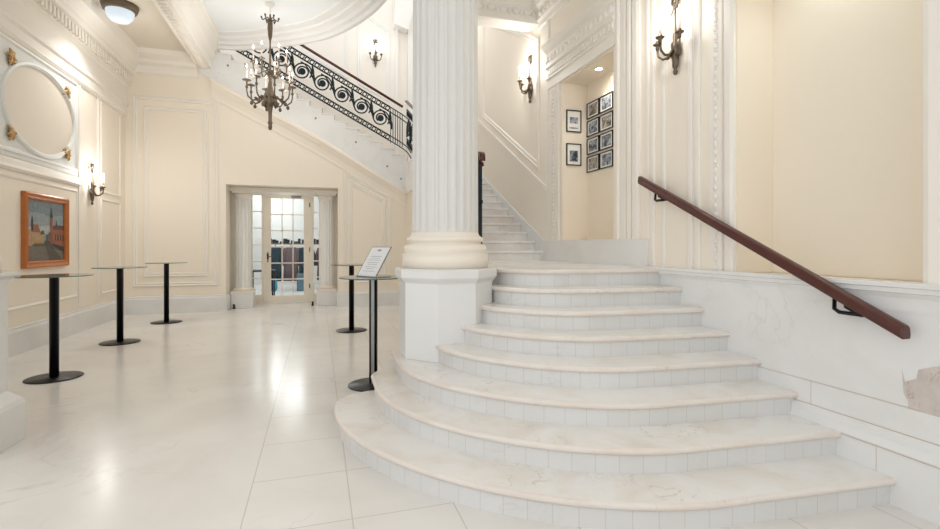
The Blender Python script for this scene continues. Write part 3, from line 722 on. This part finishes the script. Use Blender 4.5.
pat(rect(-1, -.5, -.72, .02), 'p_ochre'); pat(rect(-.72, -.46, -.3, -.05), 'p_ochre'); pat([(-.75, -.05), (-.68, .2), (-.42, .2), (-.28, -.06)], 'p_brick'); pat(rect(-.3, -.42, -.1, -.12), 'p_ochre'); pat([(-.3, -.12), (-.24, .02), (-.12, .0), (-.08, -.12)], 'p_roof')
pat(rect(-.76, .0, -.66, .3), 'p_dark'); pat([(-.77, .3), (-.71, .5), (-.65, .3)], 'p_dark')
pat(rect(.0, -.35, .14, -.12), 'p_green'); pat([(.14, -.38), (.3, -.42), (.3, .02), (.14, -.06)], 'p_brick2'); pat([(.3, -.42), (1, -.55), (1, .06), (.3, .06)], 'p_brick'); pat([(.3, .06), (1, .06), (1, .22), (.4, .2)], 'p_roof')
pat(rect(.22, -.1, .36, .48), 'p_brick'); pat([(.21, .48), (.25, .6), (.29, .84), (.33, .6), (.37, .48)], 'p_dark'); pat([(.52, .2), (.56, .44), (.6, .2)], 'p_dark')
for i in range(8): pat(rect(.4+.075*i, -.3, .43+.075*i, -.1), 'p_dark' if i % 2 else 'p_ochre')
for i in range(9): pat(rect(-.62+.07*i, -.52+.01*(i % 3), -.59+.07*i, -.42), 'p_dark')
pat([(.3, -.42), (1, -.55), (1, -.7), (.35, -.5)], 'p_dark')
m.build('canvas', pm, t)

# ---- framed photographs in the niche
def photo_mat(seed, warm):
    n = NT('photo_print'); n.set(Roughness=.4)
    v = n.obj(); mp_ = n.node('ShaderNodeMapping'); mp_.inputs['Location'].default_value = (seed*3.1, seed*1.7, seed*.9); n.link(v, mp_.inputs[0])
    f = n.noise(16, 5, .65, .8, mp_.outputs[0])
    a, b = (lin('#35302b'), lin('#b9b0a4')) if warm else (lin('#27303c'), lin('#aeb6bf'))
    n.link(n.mix(n.ramp(f, [(.4, 0.), (.62, 1.)]), a, b), n.p.inputs['Base Color']); return n.m
def photo(loc, rz, w, h, seed, label, portrait=False):
    t = thing('framed_photograph', label, 'framed photo', loc, rz, 'framed photographs in the niche')
    m = MB(); m.frame(rect(-w/2, -h/2, w/2, h/2), [(0, 0), (0, .018), (.012, .018), (.012, .008)], lambda u, v, q: (u, -q, v)); m.build('frame', 'blackmetal', t)
    m = MB(); m.box((-w/2+.008, -.009, -h/2+.008), (w/2-.008, -.001, h/2-.008)); m.build('mount', 'mat', t)
    m = MB()
    if portrait: m.box((-w*.27, -.011, -h*.10), (w*.27, -.0095, h*.18)); m.box((-w*.3, -.011, -h*.34), (w*.3, -.0095, -h*.29)) if seed == 1 else m.box((-w*.28, -.011, -h*.32), (w*.28, -.0095, -h*.08))
    else: m.box((-w*.36, -.011, -h*.34), (w*.36, -.0095, h*.34))
    m.build('print', photo_mat(seed, seed % 3 == 0), t)
photo((3.185, 5.71, 3.03), 0, .215, .285, 1, 'upper of the two portrait frames on the narrow niche side', True)
photo((3.185, 5.71, 2.595), 0, .215, .285, 2, 'lower of the two portrait frames on the narrow niche side', True)
rows = ['top', 'second', 'third', 'bottom']
for r in range(4):
    for c in range(2):
        photo((3.39, 5.555-.305*c, 3.165-.233*r), -PI/2, .285, .205, 3+r*2+c, ('left' if c == 0 else 'right')+' landscape photo in the '+rows[r]+' row of the niche back wall')

# ---- handrail on the right wall
hr = thing('handrail', 'reddish brown wooden handrail on black brackets along the dado', 'handrail', (0, 0, 0))
def hz(y): return 2.03-.488*(3.964-y)
HX = 2.93
pr = [(-.032, -.035), (.032, -.035), (.036, -.01), (.03, .028), (.015, .04), (-.015, .04), (-.03, .028), (-.036, -.01)]
m = MB(); m.rings([[(HX+a, y+.488*b*-0, hz(y)+b*.98) for a, b in pr] for y in (3.97, 1.765)], False); m.build('rail', 'wood', hr, .006)
for y in (3.68, 2.05):
    z = hz(y)-.045
    m = MB(); m.prism([(HX-.02, y-.07, hz(y-.07)-.052), (HX-.02, y+.02, hz(y+.02)-.052), (HX-.02, y+.02, hz(y+.02)-.03), (HX-.02, y-.07, hz(y-.07)-.03)], (.04, 0, 0)); m.tube([(HX, y-.05, hz(y-.05)-.05), (HX, y, hz(y)-.075), (HX, y+.06, hz(y)-.075), (HX+.015, y+.10, hz(y)-.06), (HX+.03, y+.11, hz(y)-.0), (XR-.005, y+.11, hz(y)-.0)], .012, 8); m.lathe([(.028, 0), (.028, .012), (.001, .014)], (XR, y+.11, hz(y)), 14, mat=Matrix.Rotation(-PI/2, 3, 'Y')); m.build('bracket', 'blackmetal', hr)

# ---- sconces (local: wall behind at y=0, outward -y, z up)
def candle_set(parent, base, hc, rb=.036):
    x, y, z = base
    m = MB(); m.lathe([(.012, z-.05), (.018, z-.03), (.012, z-.02), (rb, z-.004), (rb+.004, z+.004), (.015, z+.006), (.017, z+.028)], (x, y, 0), 16); m.build('drip_pan', 'bronze', parent)
    m = MB(); m.lathe([(.0115, z+.006), (.0115, z+hc)], (x, y, 0), 10); m.build('candle', 'candle', parent)
    m = MB(); m.lathe([(.006, z+hc), (.013, z+hc+.018), (.011, z+hc+.035), (.004, z+hc+.055), (.0008, z+hc+.068)], (x, y, 0), 10); m.build('bulb', 'bulb', parent)
def make_sconce(label):
    t = thing('wall_sconce', label, 'wall lamp', (0, 0, 0), 0, 'three candle bronze wall sconces')
    m = MB()
    m.lathe([(.001, -.2), (.014, -.195), (.02, -.17), (.012, -.15), (.022, -.12), (.03, -.05), (.024, .0), (.036, .03), (.03, .07), (.02, .1), (.024, .15), (.012, .2), (.008, .3), (.006, .42)], (0, -.03, 0), 14)
    for s in (-1, 1):
        m.ball((s*.035, -.025, .0), .03, (1, .6, 1.5), 8); m.ball((s*.03, -.03, .07), .025, (1, .6, 1.4), 8); m.ball((s*.018, -.03, -.1), .018, (1, .7, 2.2), 8)
    m.build('stem', 'bronze', t)
    m = MB()
    for s in (-1, 1): m.tube([(0, -.03, .39), (s*.04, -.03, .44), (s*.035, -.03, .5), (0, -.03, .46), (s*.03, -.03, .38), (s*.055, -.03, .34)], [.008, .012, .012, .008, .009, .005], 6)
    m.ball((0, -.035, .47), .022, (1, .6, 1.6), 8); m.build('ribbon_finial', 'bronze', t)
    for a in (-62, 0, 62):
        dx, dy = math.sin(math.radians(a)), -math.cos(math.radians(a)); r = .16; m = MB()
        m.tube([(dx*.02, -.03+dy*.02, .02), (dx*.06, -.03+dy*.06, -.03), (dx*.11, -.03+dy*.11, -.035), (dx*.15, -.03+dy*.15, .0), (dx*r, -.03+dy*r, .06)], [.016, .014, .011, .011, .010], 8)
        m.ball((dx*.07, -.03+dy*.07, -.035), .018, (1, 1, .8), 8); arm = m.build('arm', 'bronze', t)
        candle_set(arm, (dx*r, -.03+dy*r, .11), .17)
    return t
sc = make_sconce('bronze candle sconce on the left wall beyond the painting')
sc.location = (XL+.02, 9.9, 2.30); sc.rotation_euler = (0, 0, PI/2)
dup(sc, (XR-.0, 3.58, 3.11), -PI/2, 'bronze candle sconce on the right wall above the handrail top')
dup(sc, (XR-.0, 6.68, 3.72), -PI/2, 'bronze candle sconce on the stair wall left of the picture niche')
dup(sc, (1.40, YU-.0, 6.16), 0, 'bronze candle sconce on the upper wall above the balustrade')
SC = [(XL+.25, 9.9, 2.62), (XR-.25, 3.58, 3.43), (XR-.25, 6.68, 4.04), (1.40, YU-.25, 6.48)]

# ---- chandelier
CH = (-.83, 9.57)
ch = thing('chandelier', 'bronze two tier candle chandelier hanging from the white ceiling', 'chandelier', (CH[0], CH[1], 0))
m = MB(); m.lathe([(.001, 5.81), (.09, 5.8), (.085, 5.77), (.03, 5.74), (.012, 5.72), (.009, 5.6), (.012, 5.58)], n=16); m.build('ceiling_rod', 'ivory', ch)
m = MB(); m.lathe([(.001, 3.5), (.02, 3.505), (.035, 3.54), (.03, 3.6), (.045, 3.63), (.03, 3.67), (.032, 3.8), (.045, 3.9), (.06, 3.95), (.13, 3.99), (.12, 4.05), (.09, 4.1), (.075, 4.16), (.05, 4.25), (.025, 4.4), (.04, 4.5), (.02, 4.6), (.014, 5.05), (.016, 5.12), (.034, 5.2), (.046, 5.35), (.042, 5.45), (.02, 5.5), (.015, 5.6)], n=18)
for i in range(8):
    a = 2*PI*i/8; m.ball((.12*math.cos(a), .12*math.sin(a), 3.97), .035, (.8, .8, 1.5), 8); m.ball((.08*math.cos(a+.3), .08*math.sin(a+.3), 4.12), .03, (.8, .8, 1.8), 8)
m.build('stem', 'bronze', ch)
m = MB()
for i in range(6):
    a = 2*PI*i/6; c, s = math.cos(a), math.sin(a); m.tube([(c*.02, s*.02, 5.47), (c*.07, s*.07, 5.52), (c*.13, s*.13, 5.49), (c*.15, s*.15, 5.55)], [.014, .012, .012, .018], 6)
m.build('crown', 'bronze', ch)
for i in range(8):
    a = 2*PI*(i+.35)/8; c, s = math.cos(a), math.sin(a); m = MB()
    m.tube([(c*r, s*r, z) for r, z in ((.06, 4.05), (.14, 4.10), (.22, 4.02), (.30, 4.0), (.37, 4.06), (.39, 4.15), (.39, 4.30))], [.022, .018, .016, .015, .014, .013, .012], 8)
    m.ball((c*.31, s*.31, 3.95), .03, (1, 1, 1.3), 8); m.ball((c*.24, s*.24, 4.05), .03, (1, 1, .7), 8); m.ball((c*.39, s*.39, 4.22), .026, (1, 1, 1.2), 8)
    arm = m.build('arm', 'bronze', ch); candle_set(arm, (c*.39, s*.39, 4.34), .22, .072)
for i in range(6):
    a = 2*PI*(i+.1)/6; c, s = math.cos(a), math.sin(a); m = MB()
    m.tube([(c*r, s*r, z) for r, z in ((.03, 4.5), (.1, 4.56), (.18, 4.5), (.25, 4.52), (.28, 4.6), (.28, 4.68))], [.016, .014, .012, .012, .011, .011], 8)
    arm = m.build('upper_arm', 'bronze', ch); candle_set(arm, (c*.28, s*.28, 4.70), .24, .05)

# ---- dome lamp and niche downlights
t = thing('ceiling_lamp', 'round brass ceiling lamp with a white glass dome in the left bay', 'ceiling lamp', (-3.06, 9.25, 5.3))
m = MB(); m.lathe([(.26, 0), (.26, -.03), (.25, -.06), (.235, -.1), (.2, -.11), (.18, -.06), (.18, 0)], n=40); m.build('brass_ring', 'bronze', t)
m = MB(); m.lathe([(.19, -.08), (.20, -.12), (.18, -.2), (.13, -.26), (.05, -.29), (.001, -.295)], n=32); m.build('glass_dome', 'dome', t)
for y, z, lab in ((5.13, 3.519, 'recessed downlight in the soffit of the picture niche'), (2.35, 3.734, 'recessed downlight in the soffit of the empty right niche')):
    t = thing('downlight', lab, 'downlight', (3.2, y, z), 0, 'niche downlights')
    m = MB(); m.lathe([(.055, 0), (.055, -.006), (.04, -.006), (.04, 0)], n=24); m.build('trim_ring', 'white', t)
    m = MB(); m.lathe([(.001, -.003), (.039, -.003)], n=24); m.build('lamp_lens', 'spot', t)

# ------------------------------------------------------------------ lights
def pt(name, loc, w, r=.1, col=(1, .985, .965)):
    l = bpy.data.lights.new(name, 'POINT'); l.energy = w; l.shadow_soft_size = r; l.color = col
    o = bpy.data.objects.new(name, l); COL.objects.link(o); o.location = loc; return o
def spot(name, loc, w, ang, col=(1, .95, .86), tgt=(0, 0, -1)):
    l = bpy.data.lights.new(name, 'SPOT'); l.energy = w; l.spot_size = ang; l.spot_blend = .8; l.shadow_soft_size = .05; l.color = col
    o = bpy.data.objects.new(name, l); COL.objects.link(o); o.location = loc
    o.rotation_euler = Vector(tgt).to_track_quat('-Z', 'Y').to_euler(); return o
for p, w in zip(SC, (9, 6, 9, 2)): pt('sconce_light', p, w, .06)
for i in range(4):
    a = PI/4+PI/2*i; pt('chandelier_light', (CH[0]+.5*math.cos(a), CH[1]+.5*math.sin(a), 4.25), 6.5, .5); spot('chandelier_uplight', (CH[0]+.5*math.cos(a), CH[1]+.5*math.sin(a), 4.3), 8.5, 3.0, (1, .985, .965), (0, 0, 1))
pt('dome_light', (-3.06, 9.25, 4.70), 4, .2, (1, .98, .96)); spot('dome_downlight', (-3.06, 9.25, 4.93), 75, 2.3, (1, .98, .96))
pt('stair_hall_fill', (2.3, 9.3, 6.6), 26, .3); pt('recess_fill', (-.72, 12.3, 2.3), 1.8, .15)  # both are unseen fill, added to brighten the stairwell and the doorway recess
spot('niche_light', (3.2, 5.13, 3.5), 14, 2.2); spot('niche_light', (3.2, 2.35, 3.71), 12, 2.0, (.80, .96, .95))
for x, y, z, w in ((-.5, 15, 3.1, 60), (-1.5, 17.5, 3.1, 45)): pt('back_room_light', (x, y, z), w, .4, (.95, .98, 1))
W_ = bpy.data.worlds.new('daylight'); S.world = W_; W_.use_nodes = True
bg = W_.node_tree.nodes['Background']; bg.inputs[0].default_value = (.97, .985, 1, 1); bg.inputs[1].default_value = 1.12

# ------------------------------------------------------------------ camera
cd = bpy.data.cameras.new('camera'); cam = bpy.data.objects.new('camera', cd); COL.objects.link(cam)
cam.location = (0, 0, 1.416); cam.rotation_euler = (PI/2, 0, -math.atan(152/490))
cd.sensor_fit = 'HORIZONTAL'; cd.sensor_width = 36; cd.lens = 36*490/940; cd.shift_y = -19.5/940; cd.clip_start = .05
S.camera = cam
S.view_settings.view_transform = 'Standard'; S.view_settings.look = 'None'; S.view_settings.gamma = 1
S.view_settings.use_curve_mapping = False; S.view_settings.exposure = 0.43
try: S.cycles.max_bounces = 10; S.cycles.diffuse_bounces = 6; S.cycles.transparent_max_bounces = 12; S.cycles.use_denoising = True; S.cycles.sample_clamp_indirect = 6
except Exception: pass
